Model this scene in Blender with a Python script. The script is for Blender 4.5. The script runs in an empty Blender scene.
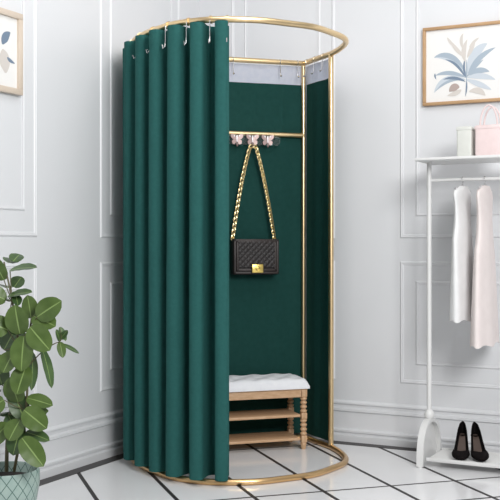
import bpy, bmesh, math, random
from mathutils import Vector, Matrix
random.seed(7)
PI = math.pi
C = bpy.context.scene.collection
EYE = 1.05

# ------------------------------------------------------------------ helpers
def link(o): C.objects.link(o); return o
def tag(o, label=None, cat=None, group=None, kind=None):
    if label: o['label'] = label
    if cat: o['category'] = cat
    if group: o['group'] = group
    if kind: o['kind'] = kind
    return o
def empty(name, loc, label, cat, group=None):
    o = link(bpy.data.objects.new(name, None)); o.location = loc
    o.empty_display_size = .05
    return tag(o, label, cat, group)
def obj(name, bm, mats, parent=None, smooth=True, angle=40):
    me = bpy.data.meshes.new(name)
    bmesh.ops.recalc_face_normals(bm, faces=bm.faces)
    bm.to_mesh(me); bm.free()
    if not isinstance(mats, (list, tuple)): mats = [mats]
    for m in mats: me.materials.append(m)
    o = link(bpy.data.objects.new(name, me))
    if smooth:
        me.polygons.foreach_set('use_smooth', [True]*len(me.polygons))
        me.set_sharp_from_angle(angle=math.radians(angle))
    if parent:                      # geometry is written in world space; keep it there
        o.parent = parent
        me.transform(Matrix.Translation(-parent.location))
    return o
def box(bm, M, sx, sy, sz, c=(0,0,0), bevel=0, mat=0, seg=2):
    r = bmesh.ops.create_cube(bm, size=1)
    vs = r['verts']
    bmesh.ops.scale(bm, vec=(sx,sy,sz), verts=vs)
    bmesh.ops.translate(bm, vec=c, verts=vs)
    fs = list({f for v in vs for f in v.link_faces})
    if bevel:
        es = list({e for v in vs for e in v.link_edges})
        rb = bmesh.ops.bevel(bm, geom=es, offset=bevel, segments=seg, affect='EDGES', profile=.5)
        fs = list(set(rb['faces']) | {f for f in fs if f.is_valid})
        vs = list({v for f in fs for v in f.verts})
    for f in fs: f.material_index = mat
    bmesh.ops.transform(bm, matrix=M, verts=vs)
    return vs
def tube(bm, pts, r, seg=12, closed=False, caps=True, mat=0, up=None):
    pts = [Vector(p) for p in pts]; n = len(pts)
    rings = []; prev = None
    for i, p in enumerate(pts):
        a = pts[(i-1) % n] if (closed or i > 0) else p
        b = pts[(i+1) % n] if (closed or i < n-1) else p
        t = (b-a).normalized()
        if prev is None:
            u = Vector((0,0,1)) if abs(t.z) < .9 else Vector((1,0,0))
            u = (u - t*u.dot(t)).normalized()
        else:
            u = (prev - t*prev.dot(t)).normalized()
        prev = u; w = t.cross(u)
        rr = r(i/(n-1)) if callable(r) else r
        rings.append([bm.verts.new(p + (u*math.cos(2*PI*k/seg) + w*math.sin(2*PI*k/seg))*rr) for k in range(seg)])
    m = n if closed else n-1
    for i in range(m):
        A, B = rings[i], rings[(i+1) % n]
        for k in range(seg):
            f = bm.faces.new((A[k], A[(k+1) % seg], B[(k+1) % seg], B[k])); f.material_index = mat
    if caps and not closed:
        for R in (rings[0], rings[-1]):
            f = bm.faces.new(R); f.material_index = mat
def lathe(bm, prof, c, seg=24, mat=0, M=None):
    rings = []
    for r, z in prof:
        rings.append([bm.verts.new(Vector((c[0]+r*math.cos(2*PI*k/seg), c[1]+r*math.sin(2*PI*k/seg), c[2]+z))) for k in range(seg)])
    for A, B in zip(rings, rings[1:]):
        for k in range(seg):
            f = bm.faces.new((A[k], A[(k+1) % seg], B[(k+1) % seg], B[k])); f.material_index = mat
    for R in (rings[0], rings[-1]):
        f = bm.faces.new(R); f.material_index = mat
def poly(bm, pts, mat=0):
    f = bm.faces.new([bm.verts.new(p) for p in pts]); f.material_index = mat; return f
def frame(o, x, y, z):             # matrix from axes
    M = Matrix.Identity(4)
    for i, v in enumerate((x, y, z)):
        for j in range(3): M[j][i] = v[j]
    for j in range(3): M[j][3] = o[j]
    return M
def catmull(pts, n=8):
    P = [Vector(p) for p in pts]; P = [P[0]*2-P[1]] + P + [P[-1]*2-P[-2]]
    out = []
    for i in range(1, len(P)-2):
        a, b, c, d = P[i-1:i+3]
        for k in range(n):
            t = k/n
            out.append(.5*((2*b) + (c-a)*t + (2*a-5*b+4*c-d)*t*t + (3*b-a-3*c+d)*t**3))
    out.append(P[-2]); return out

# ------------------------------------------------------------------ materials
def mat(name, col, rough=.5, metal=0, **kw):
    m = bpy.data.materials.new(name); m.use_nodes = True
    b = m.node_tree.nodes['Principled BSDF']
    b.inputs['Base Color'].default_value = (*col, 1)
    b.inputs['Roughness'].default_value = rough
    b.inputs['Metallic'].default_value = metal
    for k, v in kw.items(): b.inputs[k.replace('_', ' ')].default_value = v
    return m
def noise_mat(name, c1, c2, scale, rough=.5, metal=0, bump=0, stretch=(1,1,1), bscale=None, rot=(0,0,0), **kw):
    m = mat(name, c1, rough, metal, **kw); nt = m.node_tree; N = nt.nodes; L = nt.links
    b = N['Principled BSDF']
    tc = N.new('ShaderNodeTexCoord'); mp = N.new('ShaderNodeMapping'); mp.inputs['Scale'].default_value = stretch
    mp.inputs['Rotation'].default_value = rot
    L.new(tc.outputs['Object'], mp.inputs['Vector'])
    n = N.new('ShaderNodeTexNoise'); n.inputs['Scale'].default_value = scale; n.inputs['Detail'].default_value = 4
    L.new(mp.outputs[0], n.inputs['Vector'])
    r = N.new('ShaderNodeValToRGB'); r.color_ramp.elements[0].color = (*c1,1); r.color_ramp.elements[1].color = (*c2,1)
    r.color_ramp.elements[0].position = .3; r.color_ramp.elements[1].position = .7
    L.new(n.outputs['Fac'], r.inputs[0]); L.new(r.outputs[0], b.inputs['Base Color'])
    if bump:
        n2 = N.new('ShaderNodeTexNoise'); n2.inputs['Scale'].default_value = bscale or scale
        L.new(mp.outputs[0], n2.inputs['Vector'])
        bp = N.new('ShaderNodeBump'); bp.inputs['Strength'].default_value = bump; bp.inputs['Distance'].default_value = .002
        L.new(n2.outputs['Fac'], bp.inputs['Height']); L.new(bp.outputs[0], b.inputs['Normal'])
    return m
WALL  = noise_mat('wall_paint', (.70,.71,.725), (.72,.725,.74), 2, .55, bump=.05, bscale=120)
TRIMM = mat('trim_paint', (.73,.735,.75), .4)
GOLD  = noise_mat('brushed_gold', (.80,.60,.34), (.82,.63,.37), 8, .34, 1)
BRONZE= noise_mat('aged_gold', (.68,.45,.22), (.74,.50,.26), 8, .30, 1)
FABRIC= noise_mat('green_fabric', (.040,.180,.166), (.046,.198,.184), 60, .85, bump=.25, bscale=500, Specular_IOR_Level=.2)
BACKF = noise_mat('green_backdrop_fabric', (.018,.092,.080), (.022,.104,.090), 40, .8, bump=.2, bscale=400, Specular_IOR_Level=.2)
HEADT = noise_mat('white_header_tape', (.74,.77,.86), (.80,.82,.89), 40, .7, bump=.1)
CHROME= mat('chrome', (.75,.74,.74), .2, 1)
OAK   = noise_mat('oak_wood', (.50,.31,.17), (.62,.41,.25), 6, .45, stretch=(1,14,14), bump=.1)
OAKV  = noise_mat('oak_wood_turned', (.50,.31,.17), (.60,.40,.24), 8, .45, stretch=(12,12,1))
CUSH  = noise_mat('white_cushion_fabric', (.72,.73,.76), (.77,.78,.80), 30, .7, bump=.2, bscale=300)
LEATH = noise_mat('black_leather', (.009,.007,.007), (.015,.011,.011), 50, .5, bump=.5, bscale=350)
LEATH2= noise_mat('dark_brown_leather', (.018,.012,.011), (.026,.017,.015), 50, .5, bump=.4, bscale=350)
CHAING= mat('chain_gold', (.72,.58,.30), .3, 1)
CLASP = mat('polished_gold', (.95,.72,.22), .3, 1)
ACRYL = mat('clear_acrylic', (.95,1,1), .02, 0, Transmission_Weight=.97, IOR=1.2)
PINKM = mat('rose_silver', (.46,.34,.32), .5, .4)
CRYST = mat('white_crystal', (.85,.8,.8), .15)
WHITEP= mat('white_plastic', (.72,.72,.71), .3)
LEAF  = noise_mat('leaf_green', (.055,.098,.018), (.092,.148,.036), 18, .38, Specular_IOR_Level=.4)
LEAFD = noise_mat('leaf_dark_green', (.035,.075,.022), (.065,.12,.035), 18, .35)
RIB   = mat('leaf_midrib', (.20,.29,.09), .45)
STEM  = mat('plant_stem', (.10,.09,.04), .6)
SOIL  = noise_mat('potting_soil', (.012,.009,.007), (.03,.022,.018), 60, .9, bump=1)
SHOEB = noise_mat('black_suede', (.004,.003,.0035), (.007,.005,.005), 60, .7, Specular_IOR_Level=.08)
INSOL = mat('taupe_insole', (.17,.12,.10), .5)
PINKF = noise_mat('pale_pink_fabric', (.72,.65,.63), (.76,.69,.67), 20, .8)
WHITEF= noise_mat('white_dress_fabric', (.74,.74,.74), (.79,.79,.79), 20, .8)
BEIGEB= noise_mat('pale_grey_bag_leather', (.60,.61,.57), (.64,.65,.61), 30, .5)
PINKB = noise_mat('pink_bag_leather', (.70,.57,.56), (.74,.61,.60), 30, .5)
FRAMEW= noise_mat('picture_frame_wood', (.42,.25,.12), (.52,.33,.18), 8, .4)
FRAMEP= noise_mat('pale_frame_wood', (.62,.52,.42), (.68,.58,.48), 8, .4)
PAPER = mat('print_paper', (.80,.79,.77), .6)

def floor_mat():
    m = mat('diagonal_floor_tile', (.8,.8,.8), .12); nt = m.node_tree; N = nt.nodes; L = nt.links
    b = N['Principled BSDF']
    g = N.new('ShaderNodeNewGeometry')
    def dot(v):
        n = N.new('ShaderNodeVectorMath'); n.operation = 'DOT_PRODUCT'; n.inputs[1].default_value = v
        L.new(g.outputs['Position'], n.inputs[0]); return n.outputs['Value']
    def m1(op, a, bv, cv=None):
        n = N.new('ShaderNodeMath'); n.operation = op
        for i, v in enumerate((a, bv, cv)):
            if v is None: continue
            if isinstance(v, (int, float)): n.inputs[i].default_value = v
            else: L.new(v, n.inputs[i])
        return n.outputs[0]
    def line(val, off, per, w):
        a = m1('SUBTRACT', val, off - per/2)
        a = m1('FLOORED_MODULO', a, per)
        a = m1('SUBTRACT', a, per/2)
        a = m1('ABSOLUTE', a, 0)
        return m1('LESS_THAN', a, w)
    A = dot((.951,.309,0)); B = dot((-.309,.951,0))
    l = m1('MAXIMUM', line(A, 1.629, .317, .0095), line(B, 3.989, 1.268, .0085))
    l = m1('MAXIMUM', l, line(B, 3.989-.315, 1.268, .0085))
    n = N.new('ShaderNodeTexNoise'); n.inputs['Scale'].default_value = 3; L.new(g.outputs['Position'], n.inputs['Vector'])
    r = N.new('ShaderNodeValToRGB'); r.color_ramp.elements[0].color = (.78,.78,.79,1); r.color_ramp.elements[1].color = (.83,.83,.835,1)
    L.new(n.outputs['Fac'], r.inputs[0])
    mx = N.new('ShaderNodeMix'); mx.data_type = 'RGBA'
    L.new(l, mx.inputs['Factor']); L.new(r.outputs[0], mx.inputs['A']); mx.inputs['B'].default_value = (.022,.018,.018,1)
    L.new(mx.outputs['Result'], b.inputs['Base Color'])
    rr = m1('MULTIPLY_ADD', l, .4, .13); L.new(rr, b.inputs['Roughness'])
    return m
FLOORM = floor_mat()
def pot_mat():
    m = mat('lattice_glaze', (.3,.4,.36), .35); nt = m.node_tree; N = nt.nodes; L = nt.links
    b = N['Principled BSDF']; tc = N.new('ShaderNodeTexCoord'); sp = N.new('ShaderNodeSeparateXYZ')
    L.new(tc.outputs['Object'], sp.inputs[0])
    def m1(op, a, bv, cv=None):
        n = N.new('ShaderNodeMath'); n.operation = op
        for i, v in enumerate((a, bv, cv)):
            if v is None: continue
            if isinstance(v, (int, float)): n.inputs[i].default_value = v
            else: L.new(v, n.inputs[i])
        return n.outputs[0]
    ang = m1('ARCTAN2', sp.outputs[1], sp.outputs[0])
    u = m1('MULTIPLY', ang, 20/(2*PI)); v = m1('MULTIPLY', sp.outputs[2], 17)
    ls = []
    for s in (1, -1):
        a = m1('MULTIPLY_ADD', v, s, u); a = m1('FLOORED_MODULO', a, 1); a = m1('SUBTRACT', a, .5); a = m1('ABSOLUTE', a, 0)
        ls.append(m1('LESS_THAN', a, .045))
    l = m1('MAXIMUM', *ls)
    n = N.new('ShaderNodeTexNoise'); n.inputs['Scale'].default_value = 25; L.new(tc.outputs['Object'], n.inputs['Vector'])
    r = N.new('ShaderNodeValToRGB'); r.color_ramp.elements[0].color = (.25,.36,.33,1); r.color_ramp.elements[1].color = (.42,.52,.47,1)
    L.new(n.outputs['Fac'], r.inputs[0])
    mx = N.new('ShaderNodeMix'); mx.data_type = 'RGBA'
    L.new(l, mx.inputs['Factor']); L.new(r.outputs[0], mx.inputs['A']); mx.inputs['B'].default_value = (.07,.14,.12,1)
    L.new(mx.outputs['Result'], b.inputs['Base Color']); return m
POTM = pot_mat()

# ------------------------------------------------------------------ room
K = Vector((-.2954, 5.8258, 0))                 # corner of the room
DL = Vector((-.454,-.891,0)); NL = Vector((.891,-.454,0))    # along left wall (from corner), into the room
DR = Vector((.891,-.454,0));  NR = Vector((-.454,-.891,0))   # along right wall
Z = Vector((0,0,1))
ML = frame(K, DL, NL, Z); MR = frame(K, DR, NR, Z)
HW = 3.0
def struct(name, bm, m, **k):
    o = obj(name, bm, m, None, **k); o['kind'] = 'structure'; return o
bm = bmesh.new(); poly(bm, [(-5,-1,0),(5,-1,0),(5,7.5,0),(-5,7.5,0)]); 
r = bmesh.ops.extrude_face_region(bm, geom=bm.faces[:]); bmesh.ops.translate(bm, vec=(0,0,-.1), verts=[v for v in r['geom'] if isinstance(v, bmesh.types.BMVert)])
struct('floor', bm, FLOORM, smooth=False)
bm = bmesh.new(); box(bm, ML, 4.6, .1, HW, (2.2,-.05,HW/2)); struct('wall_left', bm, WALL, smooth=False)
bm = bmesh.new(); box(bm, MR, 4.6, .1, HW, (2.3,-.05,HW/2)); struct('wall_right', bm, WALL, smooth=False)
def ul(px): p = (px-250)/1000; return (K.x-p*K.y)/(.454-.891*p)
def ur(px): p = (px-250)/1000; return (p*K.y-K.x)/(.891+.454*p)
def baseboard(name, M, u0, u1):
    # (depth, z) profile swept along the wall
    prof = [(0,0),(.026,0),(.026,.036),(.012,.041),(.012,.050),(.022,.054),(.022,.064),(.008,.070),(.008,.160),(.018,.166),(.018,.178),(.004,.184),(.004,.200),(.014,.204),(.014,.212),(0,.222)]
    bm = bmesh.new()
    A = [bm.verts.new(M @ Vector((u0,d,z))) for d, z in prof]; B = [bm.verts.new(M @ Vector((u1,d,z))) for d, z in prof]
    for i in range(len(prof)-1): bm.faces.new((A[i],A[i+1],B[i+1],B[i]))
    bm.faces.new(A); bm.faces.new(B)
    struct(name, bm, TRIMM, smooth=False)
baseboard('baseboard_left', ML, 0.0, 4.5); baseboard('baseboard_right', MR, 0.0, 4.5)
DARKB = mat('dark_floor_border', (.022,.018,.018), .4)
bm = bmesh.new(); box(bm, ML, 4.5, .090, .002, (2.25,.045,.001)); struct('trim_1', bm, DARKB, smooth=False)
bm = bmesh.new(); box(bm, MR, 4.5, .090, .002, (2.25,.045,.001)); struct('trim_2', bm, DARKB, smooth=False)
tn = [2]
def moulding(M, u0, u1, z0, z1, w=.022):
    """picture-frame moulding, raised stepped profile, mitred"""
    prof = [(0,0),(.005,.005),(.009,.0065),(.013,.004),(.018,.004),(w,0)]
    loops = []
    for d, h in prof:
        loops.append([(u0+d,h,z0+d),(u1-d,h,z0+d),(u1-d,h,z1-d),(u0+d,h,z1-d)])
    bm = bmesh.new()
    V = [[bm.verts.new(M @ Vector(p)) for p in lp] for lp in loops]
    for a, b in zip(V, V[1:]):
        for k in range(4): bm.faces.new((a[k],a[(k+1)%4],b[(k+1)%4],b[k]))
    tn[0] += 1
    struct('trim_%d' % tn[0], bm, TRIMM, smooth=False)
def panel_pair(M, uo0, uo1, inn=.085):
    for (z0, z1, y0, y1) in ((1.095,2.82,1.21,2.70), (.332,.976,.432,.874)):
        moulding(M, uo0, uo1, z0, z1)
        moulding(M, uo0+inn, uo1-inn, y0, y1, .018)
panel_pair(ML, .22, ul(100)); panel_pair(ML, ul(37), ul(37)+1.1)
panel_pair(MR, ur(231), ur(335)); panel_pair(MR, ur(400), ur(400)+.95)

# ------------------------------------------------------------------ fitting room frame
CC = Vector((.2915,5.459,0)); RR = Vector((.42,5.185,0)); BL = Vector((-.545,5.211,0))
RING = [(.42,5.185),(.449,5.08),(.466,4.97),(.468,4.88),(.448,4.79),(.392,4.69),(.292,4.557),(.161,4.476),(.035,4.417),(-.088,4.402),(-.203,4.417),
        (-.332,4.488),(-.417,4.587),(-.494,4.703),(-.553,4.83),(-.582,4.96),(-.578,5.09),(-.545,5.211)]
RINGP = catmull([(x,y,0) for x,y in RING], 10)
ZT = 2.052
fr = empty('fitting_room_frame', (0,4.95,0), 'gold tubular fitting room frame with rounded hoop rails standing in the corner', 'frame')
bm = bmesh.new()
def closed_path(z):
    pts = [Vector((p.x,p.y,z)) for p in RINGP]
    return pts + [BL.lerp(CC,t)+Z*z for t in (.03,.25,.5,.75,.97)] + [CC+Z*z] + [CC.lerp(RR,t)+Z*z for t in (.06,.5,.9)]
tube(bm, closed_path(ZT), .0142, 14, closed=True); obj('top_rail', bm, GOLD, fr)
bm = bmesh.new(); tube(bm, closed_path(.0142), .0142, 14, closed=True); obj('base_ring', bm, BRONZE, fr)
for P, r in ((CC,.0115),(RR,.0135),(BL,.0105)):
    bm = bmesh.new(); tube(bm, [P+Z*.014, P+Z*1.0, P+Z*(ZT-.002)], r, 14); obj('post', bm, GOLD, fr)
EB = (BL-CC).normalized(); NB = Vector((-EB.y, EB.x, 0))
if NB.y > 0: NB = -NB
ES = (CC-RR).normalized()
ZC = 1.658
bm = bmesh.new(); tube(bm, [CC+Z*ZC, CC.lerp(BL,.5)+Z*ZC, BL+Z*ZC], .0130, 12); obj('crossbar', bm, GOLD, fr)
def back_at(px):
    p = (px-250)/1000; return (CC.x-p*CC.y)/(p*EB.y-EB.x)

# backdrop cloths -----------------------------------------------------------
def backdrop(name, A, B, out, label, seed, hooks):
    rnd = random.Random(seed)
    root = empty(name, ((A+B)/2 + out*.016), label, 'curtain', None)
    n = 60; L = (B-A).length; ax = (B-A).normalized(); ph = rnd.random()*6
    def surf(z0, z1, nz, mt, nm):
        bm = bmesh.new(); G = []
        for j in range(nz+1):
            z = z0+(z1-z0)*j/nz; row = []
            for i in range(n+1):
                u = i/n
                d = .0018*math.sin(u*L*26+ph) + .0012*math.sin(u*L*61+ph*2+z*1.3)
                row.append(bm.verts.new(A + ax*(u*L) + out*(.0185+d) + Z*z))
            G.append(row)
        for j in range(nz):
            for i in range(n): bm.faces.new((G[j][i],G[j][i+1],G[j+1][i+1],G[j+1][i]))
        bmesh.ops.solidify(bm, geom=bm.faces[:], thickness=.002)
        return obj(nm, bm, mt, root)
    surf(.032, 1.935, 24, BACKF, 'cloth'); surf(1.936, 2.036, 3, HEADT, 'header_band')
    for t in hooks:
        P = A + ax*t
        bm = bmesh.new()
        pts = [P - out*.0 + Z*(ZT) + (out*math.cos(a)+Z*math.sin(a))*.0145 for a in [math.radians(x) for x in range(-60,241,25)]]
        q = P - out*.010
        pts += [q+Z*(ZT-.03), q+Z*(ZT-.055), q-out*.004+Z*(ZT-.075), q-out*.010+Z*(ZT-.082), q-out*.014+Z*(ZT-.074)]
        tube(bm, pts, .0024, 6); 
        lathe(bm, [(.001,-.006),(.007,0),(.001,.006)], q-out*.012+Z*(ZT-.078), 8)
        obj('curtain_hook', bm, CHROME, root)
    return root
OB = -NB; OS = Vector((ES.y,-ES.x,0))
if OS.x < 0: OS = -OS
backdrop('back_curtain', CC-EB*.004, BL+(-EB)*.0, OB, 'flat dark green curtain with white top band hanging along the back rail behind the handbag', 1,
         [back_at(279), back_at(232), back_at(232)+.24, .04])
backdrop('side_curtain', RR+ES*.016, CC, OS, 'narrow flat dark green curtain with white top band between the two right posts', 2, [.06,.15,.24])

# front curtain -------------------------------------------------------------
def arclen(path):
    s = [0]
    for a, b in zip(path, path[1:]): s.append(s[-1]+(b-a).length)
    return s
i0 = min((i for i in range(len(RINGP)) if RINGP[i].y < 4.6), key=lambda i: abs(RINGP[i].x/RINGP[i].y + .0278))   # middle of the first fold
CP = RINGP[i0-8:]                                  # from just before the opening to the rear left post
CS = arclen(CP); SC = CS[8]
def at_s(s):
    s = max(0, min(CS[-1]-1e-6, s))
    for i in range(len(CS)-1):
        if CS[i+1] >= s: break
    t = (s-CS[i])/(CS[i+1]-CS[i]); p = CP[i].lerp(CP[i+1], t)
    a = CP[max(0,i-2)]; b = CP[min(len(CP)-1,i+3)]; d = (b-a).normalized()
    return p, d, Vector((-d.y, d.x, 0))
cen = Vector((-.06,4.9,0))
fold = .0985; GR = .10; LEN = CS[-1]-.03
cur = empty('front_curtain', (-.45,4.6,0), 'deep green pleated curtain hanging in round folds around the front left of the rail', 'curtain')
bm = bmesh.new(); NP = 640; NZ = 46; G = []
rnd = random.Random(3)
nf = int(LEN/fold)+4
jit = [rnd.uniform(.92,1.10) for _ in range(nf)]; jp = [rnd.uniform(-1,1) for _ in range(nf)]
S0 = SC-.040
for j in range(NZ+1):
    v = j/NZ; z = .0302 + (2.036-.0302)*v; row = []
    for i in range(NP+1):
        s = S0 + (LEN-S0)*i/NP
        f_ = math.log(max(.2, 1+GR*(s-SC)/fold))/GR; ph = 2*PI*f_
        k = int(f_+.5) % nf
        a = .052-.020*max(0,min(1,(s-LEN*.45)/(LEN*.4)))*(1+(jit[k]-1)*math.cos(ph/2)**2)
        a *= 1+.06*math.sin(v*3+jp[k]*3)*math.cos(ph/2)**2
        w = math.cos(ph); w = math.copysign(abs(w)**.8, w)
        off = a*w*(1.0 if w > 0 else 1.35)
        sw = s + .0118*math.sin(2*ph) + .005*jp[k]*math.sin(v*2.2+k)*math.cos(ph/2)**2*(1 if k else 0)
        p, d, nn = at_s(sw)
        if (p-cen).dot(nn) < 0: nn = -nn
        row.append(bm.verts.new(p + nn*(off+(.004 if s < LEN*.5 else .004+.012*min(1,(s-LEN*.5)/(LEN*.2)))) + Z*z))
    G.append(row)
for j in range(NZ):
    for i in range(NP): bm.faces.new((G[j][i],G[j][i+1],G[j+1][i+1],G[j+1][i]))
bmesh.ops.solidify(bm, geom=bm.faces[:], thickness=.0022)
obj('pleated_cloth', bm, FABRIC, cur, angle=80)
for k in range(-1, 12):
    s = SC + fold*(math.exp(GR*(k+.5))-1)/GR if k >= 0 else SC-.022
    if s > LEN: break
    p, d, nn = at_s(s)
    if (p-cen).dot(nn) < 0: nn = -nn
    q0 = p+Z*ZT
    bm = bmesh.new(); tube(bm, [q0-d*.006, q0, q0+d*.006], .0180, 14)
    obj('rail_ring', bm, GOLD, cur)
    bm = bmesh.new()
    q = p + nn*(.018 if k >= 0 else .036)
    tube(bm, [q0+nn*.016-Z*.004, q+Z*(ZT-.022), q+Z*(ZT-.070), q+nn*.004+Z*(ZT-.098), q+nn*.014+Z*(ZT-.108), q+nn*.019+Z*(ZT-.092)], .0023, 8)
    obj('curtain_hook', bm, CHROME, cur)

# ------------------------------------------------------------------ butterfly hook rack under the crossbar
t0, t1 = back_at(279), back_at(226)
hk = empty('butterfly_hook_rack', CC+EB*((t0+t1)/2)+NB*.013+Z*(ZC-.03), 'clear strip with three small silver pink butterfly hooks fixed under the crossbar', 'hook rack')
Mb = frame(CC+NB*.014, EB, NB, Z)
def rounded(u0, u1, z0, z1, r, n=6):
    P = []
    for cx, cz, a0 in ((u1-r,z1-r,0),(u0+r,z1-r,90),(u0+r,z0+r,180),(u1-r,z0+r,270)):
        for k in range(n+1):
            a = math.radians(a0+90*k/n); P.append((cx+r*math.cos(a), cz+r*math.sin(a)))
    return P
bm = bmesh.new()
pr = rounded(t0, t1, ZC-.058, ZC-.010, .022)
A = [bm.verts.new(Mb @ Vector((u,0,z))) for u,z in pr]; f = bm.faces.new(A)
r = bmesh.ops.extrude_face_region(bm, geom=[f]); bmesh.ops.translate(bm, vec=NB*.003, verts=[v for v in r['geom'] if isinstance(v, bmesh.types.BMVert)])
tube(bm, [Mb@Vector((a,.0015,b)) for a,b in pr], .0022, 6, closed=True)
obj('plate', bm, ACRYL, hk, smooth=False)
hook_u = [back_at(x) for x in (235.5,251,266)]
for u in hook_u:
    b = obj('butterfly_hook', (lambda bm: (
        tube(bm, [Mb@Vector((u,.004,ZC-.018)), Mb@Vector((u,.010,ZC-.045)), Mb@Vector((u,.012,ZC-.062)), Mb@Vector((u,.020,ZC-.072)), Mb@Vector((u,.030,ZC-.068)), Mb@Vector((u,.033,ZC-.058))], .0028, 8), bm)[1])(bmesh.new()), PINKM, hk)
    bm = bmesh.new()
    for s in (-1,1):
        up = [(.002,-.022),(.010,-.006),(.024,-.001),(.031,-.006),(.030,-.016),(.022,-.025),(.006,-.030)]
        lo = [(.003,-.030),(.018,-.028),(.025,-.036),(.022,-.048),(.013,-.052),(.004,-.042)]
        for w in (up, lo):
            f = poly(bm, [Mb@Vector((u+s*x*1.12, (.010+abs(x)*.15), ZC-.004+z*1.12)) for x,z in w])
            r = bmesh.ops.extrude_face_region(bm, geom=[f]); bmesh.ops.translate(bm, vec=NB*.0025, verts=[v for v in r['geom'] if isinstance(v, bmesh.types.BMVert)])
    w = obj('wings', bm, PINKM, None, smooth=False); w.parent = b; w.data.transform(Matrix.Translation(-hk.location))
    bm = bmesh.new(); box(bm, Mb, .009, .006, .036, (u,.016,ZC-.030), .002)
    for q in (-1,1): box(bm, Mb, .007, .003, .010, (u+q*.014,.0155,ZC-.016), .001)
    w = obj('crystal_body', bm, CRYST, None); w.parent = b; w.data.transform(Matrix.Translation(-hk.location))

# ------------------------------------------------------------------ handbag
ub = back_at(252.6)
bagO = CC + EB*ub + NB*.004
W_, H_, D_ = .256, .190, .060
zb = 1.105 - H_; zb = .903
bag = empty('handbag', bagO+NB*.03+Z*zb, 'small black quilted handbag with gold clasp hanging by a gold chain from the middle hook', 'handbag')
Mg = frame(bagO+NB*.034+Z*(zb+H_/2), EB, NB, Z)     # local: x along rail (to the left), y towards viewer, z up
bm = bmesh.new(); box(bm, Mg, W_, D_, H_, (0,0,0), .010, seg=3); obj('bag_body', bm, LEATH, bag)
# quilted flap
bm = bmesh.new(); nx, nz = 72, 56; fw, fh = W_-.056, H_-.052; G = []
for j in range(nz+1):
    row = []
    for i in range(nx+1):
        x = -fw/2+fw*i/nx; z = -fh/2+fh*j/nz
        a = (x+z)/.030; b_ = (x-z)/.030
        h = abs(math.sin(PI*a))**.5*abs(math.sin(PI*b_))**.5*.0045
        row.append(bm.verts.new(Mg @ Vector((x, D_/2+.0085+h, z+.014))))
    G.append(row)
for j in range(nz):
    for i in range(nx): bm.faces.new((G[j][i],G[j][i+1],G[j+1][i+1],G[j+1][i]))
for ed in (G[0],G[-1],[r_[0] for r_ in G],[r_[-1] for r_ in G]):
    pass
flap = obj('quilted_flap', bm, LEATH, bag)
bm = bmesh.new()
def rim(u0,u1,z0,z1,w,y0,y1):
    for (a,b,c,d) in ((u0,u1,z0,z0+w),(u0,u1,z1-w,z1),(u0,u0+w,z0,z1),(u1-w,u1,z0,z1)):
        box(bm, Mg, b-a, y1-y0, d-c, ((a+b)/2,(y0+y1)/2,(c+d)/2), .0025)
rim(-W_/2+.004,W_/2-.004,-H_/2+.004,H_/2-.002,.0125,D_/2-.004,D_/2+.008)
rim(-W_/2+.0175,W_/2-.0175,-H_/2+.019,H_/2-.010,.0125,D_/2-.004,D_/2+.011)
obj('flap_border', bm, LEATH2, bag)
bm = bmesh.new(); box(bm, Mg, .064, .012, .046, (-.002,D_/2+.016,-H_/2+.033), .004, seg=3)
cl = obj('clasp', bm, CLASP, bag); cl['label'] = 'gold rectangular clasp'
bm = bmesh.new()
for r_, in ((.011,),): 
    pts = [Mg@Vector((-.002+r_*math.cos(a), D_/2+.0228, -H_/2+.033+r_*math.sin(a))) for a in [2*PI*k/16 for k in range(16)]]
    tube(bm, pts, .0022, 6, closed=True)
box(bm, Mg, .004, .003, .014, (-.002,D_/2+.0225,-H_/2+.033), .001)
e = obj('clasp_emblem', bm, CLASP, None); e.parent = cl; e.data.transform(Matrix.Translation(-bag.location))
# chain
def link_ring(bm, p, t, n, L_=.024, W=.016, r=.0032):
    s = t.cross(n).normalized()
    pts = []
    for k in range(12):
        a = 2*PI*k/12
        pts.append(p + t*(math.cos(a)*L_/2) + s*(math.sin(a)*W/2))
    tube(bm, pts, r, 5, closed=True)
hook = Mb @ Vector((hook_u[1], .024, ZC-.0715))
endL = Mg @ Vector((W_/2-.006, .0, H_/2+.004)); endR = Mg @ Vector((-W_/2+.018, .0, H_/2+.004))
for side, E in ((1,endL),(-1,endR)):
    top = hook + EB*(.007*side) - Z*.002
    shoulder = hook + EB*(.020*side) - Z*.016
    ctrl = catmull([hook+Z*.001, shoulder, shoulder.lerp(E,.33)+EB*side*.008, shoulder.lerp(E,.7)+EB*side*.006, E], 30)
    S = arclen(ctrl); n = int(S[-1]/.0155)
    bm = bmesh.new()
    for q in range(n+1):
        s = S[-1]*q/n
        i = max(0, min(len(S)-2, next((i for i in range(len(S)-1) if S[i+1] >= s), len(S)-2)))
        p = ctrl[i].lerp(ctrl[i+1], (s-S[i])/(S[i+1]-S[i])); t = (ctrl[i+1]-ctrl[i]).normalized()
        nn = NB if q % 2 else t.cross(NB).normalized()
        if q % 2 == 0: nn = (nn + NB*.8).normalized(); nn = (nn - t*nn.dot(t)).normalized()
        link_ring(bm, p, t, nn)
    tube(bm, [p_ + NB*0 for p_ in ctrl[4:]], .0024, 6, mat=1)
    obj('chain_strap', bm, [CHAING, LEATH], bag)
for E in (endL, endR):
    bm = bmesh.new(); lathe(bm, [(.006,-.008),(.008,-.004),(.008,.0),(.004,.004)], E, 12); obj('chain_mount', bm, CHAING, bag)

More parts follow.
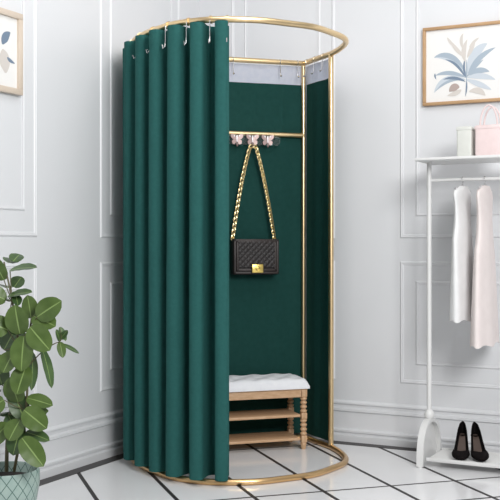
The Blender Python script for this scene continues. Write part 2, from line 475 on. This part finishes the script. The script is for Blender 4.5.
# ------------------------------------------------------------------ bench
X2 = Vector((-.951,-.309,0)); Y2 = Vector((-.309,.951,0))
BO = Vector((.278,5.198,0)); BW = .66; BD = .195
bench = empty('shoe_bench', BO+X2*BW/2+Y2*BD/2, 'oak shoe bench with tufted white seat cushion, turned legs and two shelves', 'bench')
MB_ = frame(BO, X2, Y2, Z)
def T(bm_, prof, x, y, sq): pass
for x in (0, BW):
    for y in (0, BD):
        bm = bmesh.new()
        for z0, z1 in ((.272,.312),(.158,.190),(.036,.072)):
            box(bm, MB_, .031, .031, z1-z0, (x,y,(z0+z1)/2), .003)
        P = MB_ @ Vector((x,y,0))
        def beads(z0, z1, n):
            pr = [(.010,z0)]
            for k in range(n):
                a, b_ = z0+(z1-z0)*k/n, z0+(z1-z0)*(k+1)/n
                for q in range(0, 9):
                    tt = q/8; pr.append((.0095+.0088*math.sin(PI*tt), a+(b_-a)*tt))
            pr.append((.010,z1)); lathe(bm, pr, P, 18)
        beads(.188,.274,4); beads(.070,.160,4)
        lathe(bm, [(.010,0),(.012,.004),(.015,.022),(.0165,.030),(.012,.038)], P, 18)
        obj('leg', bm, OAKV, bench)
bm = bmesh.new()
box(bm, MB_, BW-.034, .018, .040, (BW/2,-.004,.292), .002)
box(bm, MB_, BW-.034, .018, .040, (BW/2,BD+.004,.292), .002)
box(bm, MB_, .018, BD-.034, .040, (-.004,BD/2,.292), .002)
box(bm, MB_, .018, BD-.034, .040, (BW+.004,BD/2,.292), .002)
box(bm, MB_, BW+.036, BD+.036, .006, (BW/2,BD/2,.314), .002)
obj('apron', bm, OAK, bench)
for z in (.175,.054):
    bm = bmesh.new(); box(bm, MB_, BW-.036, BD+.012, .014, (BW/2,BD/2,z), .003); obj('shelf', bm, OAK, bench)
# tufted cushion
bm = bmesh.new(); nx, ny = 100, 34; cw, cd = BW+.048, BD+.060; G = []; G2 = []
tufts = [(cw*(k+.5)/5, cd*(.30 if k % 2 else .70)) for k in range(5)] + [(cw*(k+.5)/5, cd*(.74 if k % 2 else .26)) for k in range(5)] 
tufts = [(cw*(k+1)/6, cd*.5) for k in range(5)] + [(cw*(k+.5)/6, cd*.22) for k in range(6)] + [(cw*(k+.5)/6, cd*.78) for k in range(6)]
for j in range(ny+1):
    row = []
    for i in range(nx+1):
        x = cw*i/nx; y = cd*j/ny
        ex = min(x,cw-x)/.040; ey = min(y,cd-y)/.040
        e = min(1,ex)*1.0; f_ = min(1,ey)
        h = .046*math.sqrt(max(0,1-(1-e)**2))*math.sqrt(max(0,1-(1-f_)**2))
        dd = 0
        for tx, ty in tufts:
            r2 = (x-tx)**2+(y-ty)**2; dd += .016*math.exp(-r2/(.0011))
        h = max(0, h - dd*min(1,e*f_))
        row.append(bm.verts.new(MB_ @ Vector((x-(cw-BW)/2, y-(cd-BD)/2, .329+h))))
    G.append(row)
for j in range(ny):
    for i in range(nx): bm.faces.new((G[j][i],G[j][i+1],G[j+1][i+1],G[j+1][i]))
r = bmesh.ops.extrude_edge_only(bm, edges=[e for e in bm.edges if e.is_boundary])
nv = [v for v in r['geom'] if isinstance(v, bmesh.types.BMVert)]
for v in nv: v.co.z = .3172
bmesh.ops.contextual_create(bm, geom=[e for e in bm.edges if e.is_boundary])
cu = obj('seat_cushion', bm, CUSH, bench, angle=70); cu['label'] = 'white button-tufted seat cushion'

# ------------------------------------------------------------------ potted plant
PO = Vector((-.965,3.92,0))
pl = empty('potted_plant', PO, 'leafy green houseplant with oval leaves in a mint lattice-patterned pot beside the left wall', 'plant')
bm = bmesh.new()
lathe(bm, [(.095,0),(.105,.004),(.128,.06),(.139,.13),(.1385,.170),(.135,.182),(.129,.180),(.124,.14),(.05,.135)], PO, 48)
obj('pot', bm, POTM, pl)
bm = bmesh.new(); lathe(bm, [(.02,.13),(.1225,.135),(.1235,.142),(.06,.150),(.01,.152)], PO, 30); obj('soil', bm, SOIL, pl)
def W3(px, py, d): return Vector(((px-250)/1000*d, d, EYE+(247-py)/1000*d))
leafm = bmesh.new()
def leaf(base, tip, wid, nrm, mt=0, cup=.18, droop=.12):
    base = Vector(base); tip = Vector(tip); t = tip-base; L = t.length; t.normalize()
    n = Vector(nrm); n = (n - t*n.dot(t)).normalized(); s = t.cross(n)
    nl = 12; cols = [-1,-.66,-.33,-.06,.06,.33,.66,1]; rows = []
    for j in range(nl+1):
        u = j/nl
        w = wid/2*max(.03, math.sin(PI*min(1,u**.95*.97+.03))**.5)
        row = []
        for c in cols:
            h = -droop*L*(u-.1)**2 + cup*wid*abs(c)**1.3*.5*math.sin(PI*u) + .012*wid*math.sin(u*22)*abs(c)
            row.append(leafm.verts.new(base + t*(L*u) + s*(w*c) + n*h))
        rows.append(row)
    for j in range(nl):
        for k in range(7):
            f = leafm.faces.new((rows[j][k],rows[j][k+1],rows[j+1][k+1],rows[j+1][k])); f.material_index = 2 if k == 3 else mt
stemm = bmesh.new()
def stem(pts, r0=.006, r1=.003):
    P = catmull(pts, 8); tube(stemm, P, lambda t: r0+(r1-r0)*t, 8)
LV = [ # base px, tip px, width(px), depth, normal, material
 ((10,270),(36,265),15,3.86,(.1,-.45,.9),1), ((8,296),(31,290),13,3.84,(.1,-.5,.85),1), ((16,295),(18,305),9,3.84,(.3,-.9,.2),1),
 ((31,318),(28,296),15,3.86,(.4,-.9,.1),0), ((37,317),(60,301),21,3.80,(.1,-.95,.25),0), ((33,316),(55,325),19,3.82,(0,-.85,.5),0),
 ((30,327),(49,350),22,3.78,(-.1,-.95,.2),0), ((20,334),(14,306),22,3.82,(-.1,-.95,.1),0), ((24,336),(20,371),22,3.79,(-.15,-.97,.1),0),
 ((60,341),(57,330),6,3.88,(.6,-.7,.2),1), ((60,339),(67,331),6,3.88,(.5,-.6,.5),1), ((60,342),(63,357),8,3.87,(.3,-.9,.1),0), ((62,344),(79,352),5,3.88,(0,-.5,.85),1), ((60,327),(66,340),6,3.9,(.5,-.8,.2),1),
 ((42,348),(54,387),11,3.86,(.75,-.6,.1),1), ((32,352),(34,390),12,3.88,(.8,-.5,.1),1), ((26,366),(16,394),20,3.8,(-.1,-.95,.1),0),
 ((18,402),(10,378),20,3.84,(-.2,-.95,.2),0), ((27,398),(52,404),14,3.80,(.1,-.8,.6),0), ((24,410),(46,428),21,3.76,(0,-.95,.3),0), ((30,418),(47,410),12,3.84,(.1,-.7,.7),0),
 ((26,432),(49,439),12,3.80,(.1,-.7,.7),1), ((22,438),(43,466),20,3.72,(.1,-.95,.25),0), ((20,420),(8,440),20,3.78,(-.3,-.9,.2),0),
 ((20,430),(12,455),18,3.80,(-.2,-.9,.2),1), ((18,380),(34,376),16,3.9,(.2,-.8,.5),1), ((14,352),(2,372),20,3.82,(-.4,-.9,.1),0),
 ((8,330),(-12,322),20,3.84,(-.1,-.9,.4),0), ((6,300),(-16,290),18,3.86,(-.2,-.8,.5),0), ((4,280),(-8,258),16,3.88,(-.3,-.9,.3),0),
 ((6,360),(-18,372),22,3.84,(-.3,-.9,.3),0), ((4,400),(-20,412),22,3.80,(-.2,-.9,.4),0), ((8,424),(-14,446),20,3.82,(-.2,-.9,.4),0),
 ((12,410),(26,398),16,3.94,(.2,-.7,.6),1), ((16,345),(30,338),16,3.92,(.2,-.8,.4),1), ((14,392),(24,420),18,3.86,(.1,-.9,.2),1),
 ((14,446),(30,436),14,3.84,(.1,-.7,.7),1), ((12,400),(27,412),20,3.87,(0,-.95,.2),1), ((10,424),(28,420),18,3.88,(0,-.9,.3),0), ((12,436),(24,452),16,3.84,(0,-.9,.3),0), ((16,362),(30,352),18,3.9,(0,-.9,.3),1), ((8,318),(22,332),18,3.9,(0,-.9,.3),1),
 ((10,440),(30,446),16,3.86,(.1,-.6,.8),1), ((8,415),(22,440),18,3.88,(.1,-.9,.3),1), ((4,350),(14,330),18,3.95,(0,-.9,.3),1), ((2,385),(-6,360),20,3.95,(0,-.9,.3),1)]
for b, t, w, d, n, m_ in LV:
    B_ = W3(b[0],b[1],d+.02); T_ = W3(t[0],t[1],d-.015)
    leaf(B_, T_, w*1.12/1000*d, n, m_)
rl = random.Random(11)
for q in range(22):                                # far side of the crown
    h = rl.uniform(.28,1.0); a = rl.uniform(.15,PI-.15); r0 = .03; r1 = rl.uniform(.09,.14)
    c = PO + Vector((0,.02,h))
    B_ = c+Vector((math.cos(a)*r0, math.sin(a)*r0+.02, 0)); T_ = c+Vector((math.cos(a)*r1*.75-.02, math.sin(a)*r1+.03, rl.uniform(-.02,.05)))
    if abs(T_.x+.965) > .12: continue
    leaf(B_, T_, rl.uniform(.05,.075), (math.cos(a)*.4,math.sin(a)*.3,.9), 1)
obj('foliage', leafm, [LEAF, LEAFD, RIB], pl, angle=80)
stem([PO+Vector((.01,0,.17)), W3(8,430,3.92), W3(14,390,3.92), W3(18,345,3.9), W3(12,300,3.88), W3(4,262,3.9)], .008, .003)
stem([PO+Vector((.04,.0,.17)), W3(20,440,3.88), W3(26,410,3.86), W3(28,370,3.86), W3(30,328,3.86), W3(34,316,3.84)], .006, .003)
stem([W3(28,366,3.86), W3(42,352,3.88), W3(54,344,3.88), W3(61,340,3.88), W3(60,328,3.89)], .0025, .0015)
for b, t, w, d, n, m_ in LV:                      # petioles
    B_ = W3(b[0],b[1],d+.02)
    ax = [W3(18,345,3.9), W3(26,410,3.87), W3(12,300,3.88), W3(20,440,3.88), W3(30,328,3.86), W3(28,370,3.86), W3(14,390,3.92)]
    if d >= 3.87 and b[0] > 50: continue
    A_ = min(ax, key=lambda p: (p-B_).length)
    stem([A_, A_.lerp(B_,.5)-Z*.004, B_], .0025, .0018)
obj('stem', stemm, STEM, pl)

# ------------------------------------------------------------------ framed pictures
def picture(name, M, u0, u1, z0, z1, fw, fmat, label, group=None):
    root = empty(name, M @ Vector(((u0+u1)/2, 0, z0)), label, 'picture')
    bm = bmesh.new()
    for a,b,c,d in ((u0,u1,z0,z0+fw),(u0,u1,z1-fw,z1),(u0,u0+fw,z0+fw,z1-fw),(u1-fw,u1,z0+fw,z1-fw)):
        box(bm, M, b-a, .026, d-c, ((a+b)/2,.014,(c+d)/2), .002)
    obj('frame', bm, fmat, root)
    return root
BLUE1 = mat('print_blue_grey', (.36,.43,.50), .6); BLUE2 = mat('print_dark_blue', (.17,.23,.31), .6); TAUPE = mat('print_taupe', (.62,.58,.54), .6); BROWN = mat('print_brown', (.42,.34,.31), .6); BLUE3 = mat('print_pale_blue', (.55,.60,.65), .6)
MATS = [PAPER, BLUE1, BLUE2, BLUE3, TAUPE, BROWN]
def print_leaf(bm, M, y, p0, c, p1, w, m_, n=14):
    L_, R_ = [], []
    for i in range(n+1):
        t = i/n; a = Vector(p0); b = Vector(c); d = Vector(p1)
        p = a*(1-t)**2 + b*2*t*(1-t) + d*t*t
        tg = ((b-a)*(1-t)+(d-b)*t).normalized(); nn = Vector((-tg.y, tg.x))
        ww = w*.68*math.sin(PI*min(1,t*.96+.03))**.8
        L_.append(p+nn*ww); R_.append(p-nn*ww)
    V = [(bm.verts.new(M@Vector((a.x,y,a.y))), bm.verts.new(M@Vector((b.x,y,b.y)))) for a,b in zip(L_,R_)]
    for (a,b),(c_,d_) in zip(V, V[1:]): bm.faces.new((a,b,d_,c_)).material_index = m_
U0 = ur(424); U1 = U0+.56; Z0 = 1.782; Z1 = 2.186
pic = picture('framed_picture', MR, U0, U1, Z0, Z1, .016, FRAMEW, 'wood-framed botanical print of blue-grey leaves hanging high on the right wall')
bm = bmesh.new(); box(bm, MR, U1-U0-.03, .010, Z1-Z0-.03, ((U0+U1)/2,.008,(Z0+Z1)/2))
def wp(px, py):
    u = ur(px); Y = K.y-.454*u; return (u, EYE+(247-py)/1000*Y)
yy = .0135
def pq(p0, c, p1, w, m_):
    global yy
    yy += .00006; print_leaf(bm, MR, yy, wp(*p0), wp(*c), wp(*p1), w, m_)
for s in [((467,75),(452,50),(435,58),.028,1),((467,76),(455,58),(436,58),.010,3),((466,78),(458,62),(446,60),.010,2),((468,74),(474,50),(488,44),.036,3),((469,74),(478,56),(496,48),.020,1),
          ((467,78),(450,70),(436,76),.016,1),((436,74),(435,76),(437,80),.006,2),((466,80),(444,74),(435,93),.024,3),((465,80),(448,78),(436,92),.010,1),((466,82),(455,76),(444,80),.012,2),
          ((468,76),(480,68),(490,72),.022,1),((468,78),(482,74),(496,80),.022,3),((467,79),(468,88),(466,97),.006,2),((467,78),(463,70),(466,58),.008,2),
          ((468,77),(474,68),(484,60),.012,1),((467,80),(480,84),(492,90),.020,3),((460,88),(455,86),(450,92),.030,5),((462,90),(458,94),(448,96),.018,4),
          ((466,62),(462,52),(468,40),.018,4),((466,58),(456,50),(452,42),.014,4),((468,58),(472,50),(476,40),.016,4),((464,50),(460,40),(464,34),.012,4),((456,48),(450,42),(448,38),.010,4),((470,48),(474,42),(480,38),.010,4),
          ((467,60),(468,70),(467,84),.005,1),((470,92),(480,88),(486,96),.022,4)]:
    pq(*s)
obj('print', bm, MATS, pic, smooth=False)
UL0 = ul(18.5); UL1 = UL0+.42
pic2 = picture('framed_picture', ML, UL0, UL1, 1.715, 2.072, .026, FRAMEP, 'pale beige framed picture on the left wall above the plant')
bm = bmesh.new(); box(bm, ML, UL1-UL0-.04, .010, 2.072-1.715-.04, ((UL0+UL1)/2,.008,(2.072+1.715)/2))
yy = .0135
for (u,z,du,dz,w,m_) in ((.10,1.80,.02,.10,.05,4),(.12,1.92,-.05,.06,.03,2),(.09,1.87,-.05,-.02,.012,2),(.2,1.82,.03,.12,.06,1),(.3,1.85,-.03,.1,.05,4)):
    yy += .0001
    print_leaf(bm, ML, yy, (UL0+u,z), (UL0+u+du*.2,z+dz*.6), (UL0+u+du,z+dz), w, m_)
obj('print', bm, MATS, pic2, smooth=False)

# ------------------------------------------------------------------ garment rack
RF = Vector((.876,4.888,0)); RX = DR; RYv = -NR        # along the rail, towards the wall
MK = frame(RF, RX, RYv, Z)
rack = empty('garment_rack', RF+RX*.42, 'white garment rack with arched feet and low shoe shelf standing by the right wall', 'rack')
HDp = .155; RL = .84; ZS = 1.462
for x in (0, RL):
    bm = bmesh.new()
    outer = []; inner = []
    n = 28
    for k in range(n+1):
        a = PI*k/n; ca, sa = math.cos(a), math.sin(a)
        outer.append((-ca*HDp, .006+.208*abs(sa)**.72)); inner.append((-ca*(HDp-.016), .006+.190*abs(sa)**.72))
    sgn = 1 if x == 0 else -1
    def ring(pts, xx): return [bm.verts.new(MK@Vector((xx,y,z))) for y,z in pts]
    xa, xb = x-.016*sgn, x+.016*sgn
    O1,O2,I1,I2 = ring(outer,xa),ring(outer,xb),ring(inner,xa),ring(inner,xb)
    for k in range(n):
        bm.faces.new((O1[k],O1[k+1],O2[k+1],O2[k])); bm.faces.new((I1[k],I1[k+1],I2[k+1],I2[k]))
        bm.faces.new((O1[k],O1[k+1],I1[k+1],I1[k])); bm.faces.new((O2[k],O2[k+1],I2[k+1],I2[k]))
    bm.faces.new((O1[0],O2[0],I2[0],I1[0])); bm.faces.new((O1[-1],O2[-1],I2[-1],I1[-1]))
    # recessed side sheet
    P1 = ring(inner, x-.008*sgn); bm.faces.new(P1); P2 = ring(inner, x-.004*sgn); bm.faces.new(P2)
    for s in (-1,1): lathe(bm, [(.011,0),(.011,.007)], MK@Vector((x,s*(HDp-.008),0)), 12)
    obj('arched_foot', bm, WHITEP, rack)
    bm = bmesh.new(); lathe(bm, [(.012,.205),(.022,.215),(.026,.232),(.020,.248),(.0115,.256),(.0115,ZS)], MK@Vector((x,0,0)), 20); obj('pole', bm, WHITEP, rack)
bm = bmesh.new(); box(bm, MK, RL-.05, HDp*2-.05, .008, (RL/2,0,.036), .002)
box(bm, MK, RL-.05, .010, .018, (RL/2,-HDp+.025,.040), .003); box(bm, MK, RL-.05, .010, .018, (RL/2,HDp-.025,.040), .003)
for k in range(9):
    box(bm, MK, RL-.06, .008, .004, (RL/2,-HDp+.045+k*.027,.0405), .001)
obj('shoe_shelf', bm, WHITEP, rack)
bm = bmesh.new(); box(bm, MK, RL+.06, HDp*2-.02, .014, (RL/2,0,ZS+.006), .004); obj('top_shelf', bm, WHITEP, rack)
ZR = 1.375
bm = bmesh.new(); tube(bm, [MK@Vector((0,0,ZR)), MK@Vector((RL/2,0,ZR)), MK@Vector((RL,0,ZR))], .0085, 12); obj('hanging_rail', bm, WHITEP, rack)

def garment(name, x, zt, zb, top_w, bot_w, m_, label, flare=.5, hang='hanger'):
    P = MK@Vector((x,0,ZR))
    root = empty(name, MK@Vector((x,0,zb)), label, 'clothing', 'dresses hanging on the garment rack')
    bm = bmesh.new(); n = 40; G = []
    nz = 30
    for j in range(nz+1):
        v = j/nz; z = zt+(zb-zt)*v
        hw = top_w*min(1,(v/.06+.25))**.6 if v < .06 else top_w*(1-.22*math.sin(PI*min(1,(v-.06)/.35))) if v < .38 else None
        if hw is None:
            q = (v-.38)/.62; hw = top_w*.97 + (bot_w-top_w)*q**flare; 
        th = .020+.030*v
        row = []
        for k in range(n):
            a = 2*PI*k/n
            fold_ = 1+.10*v*math.sin(a*7+v)
            row.append(bm.verts.new(MK@Vector((x+math.sin(a)*th*fold_, math.cos(a)*hw*(1+.03*v*math.sin(a*5)), z + .006*v*math.sin(a*6)))))
        G.append(row)
    for j in range(nz):
        for k in range(n): bm.faces.new((G[j][k],G[j][(k+1)%n],G[j+1][(k+1)%n],G[j+1][k]))
    bm.faces.new(G[0])
    obj('dress_body', bm, m_, root, angle=80)
    bm = bmesh.new()
    cen_ = ZR+.003
    pts = [MK@Vector((x, .0125*math.cos(a), cen_+.0125*math.sin(a)-.002)) for a in [math.radians(q) for q in range(-30,200,20)]]
    pts = pts[::-1]; pts += []
    pts2 = [MK@Vector((x,0,zt+.004)), MK@Vector((x,.006,zt+.018)), MK@Vector((x,.0125,ZR-.008))] + pts[::-1]
    tube(bm, pts2, .0018, 6)
    tube(bm, [MK@Vector((x,-top_w*.9,zt-.016)), MK@Vector((x,-.03,zt+.000)), MK@Vector((x,0,zt+.008)), MK@Vector((x,.03,zt+.000)), MK@Vector((x,top_w*.9,zt-.016))], .005, 8)
    obj('hanger', bm, CHROME, root)
    return root
garment('hanging_dress', .165, ZR-.035, .70, .150, .155, WHITEF, 'white dress on a hanger, nearest the left pole of the garment rack')
garment('hanging_dress', .272, ZR-.035, .588, .140, .195, PINKF, 'pale pink flared dress hanging right of the white dress on the garment rack')
def bag_on_shelf(x, w, d, h, m_, label, handle):
    zb_ = ZS+.0135
    root = empty('tote_bag', MK@Vector((x,0,zb_)), label, 'bag')
    bm = bmesh.new(); box(bm, MK, w, d, h, (x,0,zb_+h/2), .008, seg=3)
    box(bm, MK, w+.004, d+.004, .016, (x,0,zb_+h-.012), .003); obj('bag_body', bm, m_, root)
    if handle:
        for s in (-1,1):
            bm = bmesh.new()
            tube(bm, [MK@Vector((x+math.cos(a)*w*.34, s*d*.3, zb_+h-.006+math.sin(a)*handle)) for a in [PI*k/16 for k in range(17)]], .0045, 8)
            obj('handle', bm, m_, root)
bag_on_shelf(.185, .072, .10, .150, BEIGEB, 'pale grey upright box bag on top shelf of the garment rack', 0)
bag_on_shelf(.300, .120, .12, .150, PINKB, 'pink handbag with arched handles at the right on the rack top shelf', .10)

# pumps ---------------------------------------------------------------------
def pump(toe, heel, label):
    toe = Vector(toe); heel = Vector(heel); zb_ = .0445
    ax = (heel-toe); L = ax.length; ax.normalize(); sx = Vector((-ax.y, ax.x, 0))
    root = empty('high_heel_pump', Vector((toe.x,toe.y,zb_)), label, 'shoe', 'pair of black pumps on the shoe shelf')
    def Pt(l, w, z): return Vector((toe.x,toe.y,zb_)) + ax*(l*L) + sx*w + Z*z
    def solez(l): 
        q = max(0,(l-.36)/.56); q = min(1,q); return .003+.086*(q*q*(3-2*q))
    def hw(l):
        ks = [(0,.014),(.05,.027),(.15,.039),(.28,.043),(.45,.036),(.62,.030),(.8,.023),(.92,.016),(1,.004)]
        for (a,b),(c,d) in zip(ks, ks[1:]):
            if l <= c: t = (l-a)/(c-a); return b+(d-b)*t
        return .01
    def wallh(l):
        ks = [(0,.020),(.1,.030),(.24,.040),(.30,.038),(.45,.036),(.65,.040),(.82,.052),(.94,.060),(1,.066)]
        for (a,b),(c,d) in zip(ks, ks[1:]):
            if l <= c: t = (l-a)/(c-a); return b+(d-b)*t
        return .05
    bm = bmesh.new(); n = 44; m_ = 18; rows = []
    for i in range(n+1):
        l = i/n; W = hw(l); H = wallh(l); zs = solez(l)
        if l < .22: gap = 0
        else: gap = min(1,(l-.22)/.14)**.55*.80
        a0 = PI/2*(gap)                      # opening half angle measured from vertical
        row = []
        for k in range(m_+1):
            a = a0 + (2*PI-2*a0)*k/m_          # from opening edge, around the sole, to the other edge
            x = math.sin(a); y = math.cos(a)
            yy_ = (H/2)*(1+y) if a0 < .01 or True else 0
            zz = zs + H*((y+1)/2 if gap == 0 else (y - (-1))/(math.cos(a0)+1))
            xx = math.copysign(abs(x)**.7, x)*W*(1 if y < 0 or l < .2 else 1-.62*min(1,(l-.2)/.6)*y)
            row.append(bm.verts.new(Pt(l, xx, zz)))
        rows.append(row)
    for i in range(n):
        for k in range(m_): bm.faces.new((rows[i][k],rows[i][k+1],rows[i+1][k+1],rows[i+1][k]))
    bm.faces.new(rows[0][:-1]) if False else None
    bm.faces.new(rows[-1]); bm.faces.new(rows[0])
    bmesh.ops.remove_doubles(bm, verts=bm.verts, dist=.0002)
    obj('upper', bm, SHOEB, root, angle=70)
    bm = bmesh.new(); A = []
    for i in range(22):
        l = .26+.70*i/21; w = hw(l)*.60; A.append((bm.verts.new(Pt(l,-w,solez(l)+.008)), bm.verts.new(Pt(l,w,solez(l)+.008))))
    for a, b in zip(A, A[1:]): bm.faces.new((a[0],a[1],b[1],b[0]))
    bmesh.ops.solidify(bm, geom=bm.faces[:], thickness=.002)
    obj('insole', bm, INSOL, root)
    bm = bmesh.new(); R = []
    for q in range(9):
        t = q/8; z = .094*(1-t); r_ = .005+.017*(1-t)**2.2; cl_ = .955-.02*(1-t)*0 - .05*(1-t)**2
        R.append([bm.verts.new(Pt(cl_, math.cos(2*PI*k/12)*r_, z) + ax*(math.sin(2*PI*k/12)*r_)) for k in range(12)])
    for a, b in zip(R, R[1:]):
        for k in range(12): bm.faces.new((a[k],a[(k+1)%12],b[(k+1)%12],b[k]))
    bm.faces.new(R[0]); bm.faces.new(R[-1])
    obj('heel', bm, SHOEB, root)
pump((.985,4.690,0),(1.040,4.888,0), 'black high heel pump on the white shoe shelf, left one of the pair')
pump((1.083,4.668,0),(1.092,4.868,0), 'black high heel pump on the white shoe shelf, right one of the pair')

# ------------------------------------------------------------------ light and camera
w = bpy.data.worlds.new('room_light'); bpy.context.scene.world = w; w.use_nodes = True
nt = w.node_tree; bg = nt.nodes['Background']
tc = nt.nodes.new('ShaderNodeTexCoord'); sp = nt.nodes.new('ShaderNodeSeparateXYZ'); rp = nt.nodes.new('ShaderNodeValToRGB')
nt.links.new(tc.outputs['Generated'], sp.inputs[0]); nt.links.new(sp.outputs[2], rp.inputs[0])
rp.color_ramp.elements[0].position = 0; rp.color_ramp.elements[0].color = (.42,.42,.44,1)
rp.color_ramp.elements[1].position = .9; rp.color_ramp.elements[1].color = (1,1,1.0,1)
nt.links.new(rp.outputs[0], bg.inputs[0]); bg.inputs[1].default_value = .5
def area(name, loc, target, size, power, col=(1,1,1)):
    l = bpy.data.lights.new(name, 'AREA'); l.energy = power; l.shape = 'RECTANGLE'; l.size, l.size_y = size; l.color = col
    o = link(bpy.data.objects.new(name, l)); o.location = loc
    o.rotation_euler = (Vector(target)-Vector(loc)).to_track_quat('-Z','Y').to_euler(); return o
area('key_light', (1.5,.2,2.7), (-.2,5.0,1.25), (1.4,1.4), 174)  # added soft key light from the right front, not an actual window
area('ceiling_lamp', (.3,3.7,3.1), (.3,4.7,0), (1.6,1.0), 18)

cam = bpy.data.cameras.new('camera'); co = link(bpy.data.objects.new('camera', cam))
co.location = (0,0,EYE); co.rotation_euler = (PI/2,0,0)
cam.lens = 72; cam.sensor_width = 36; cam.shift_y = -.006
sc = bpy.context.scene; sc.camera = co
sc.view_settings.view_transform = 'Standard'; sc.view_settings.look = 'None'
sc.view_settings.exposure = 0; sc.view_settings.gamma = 1
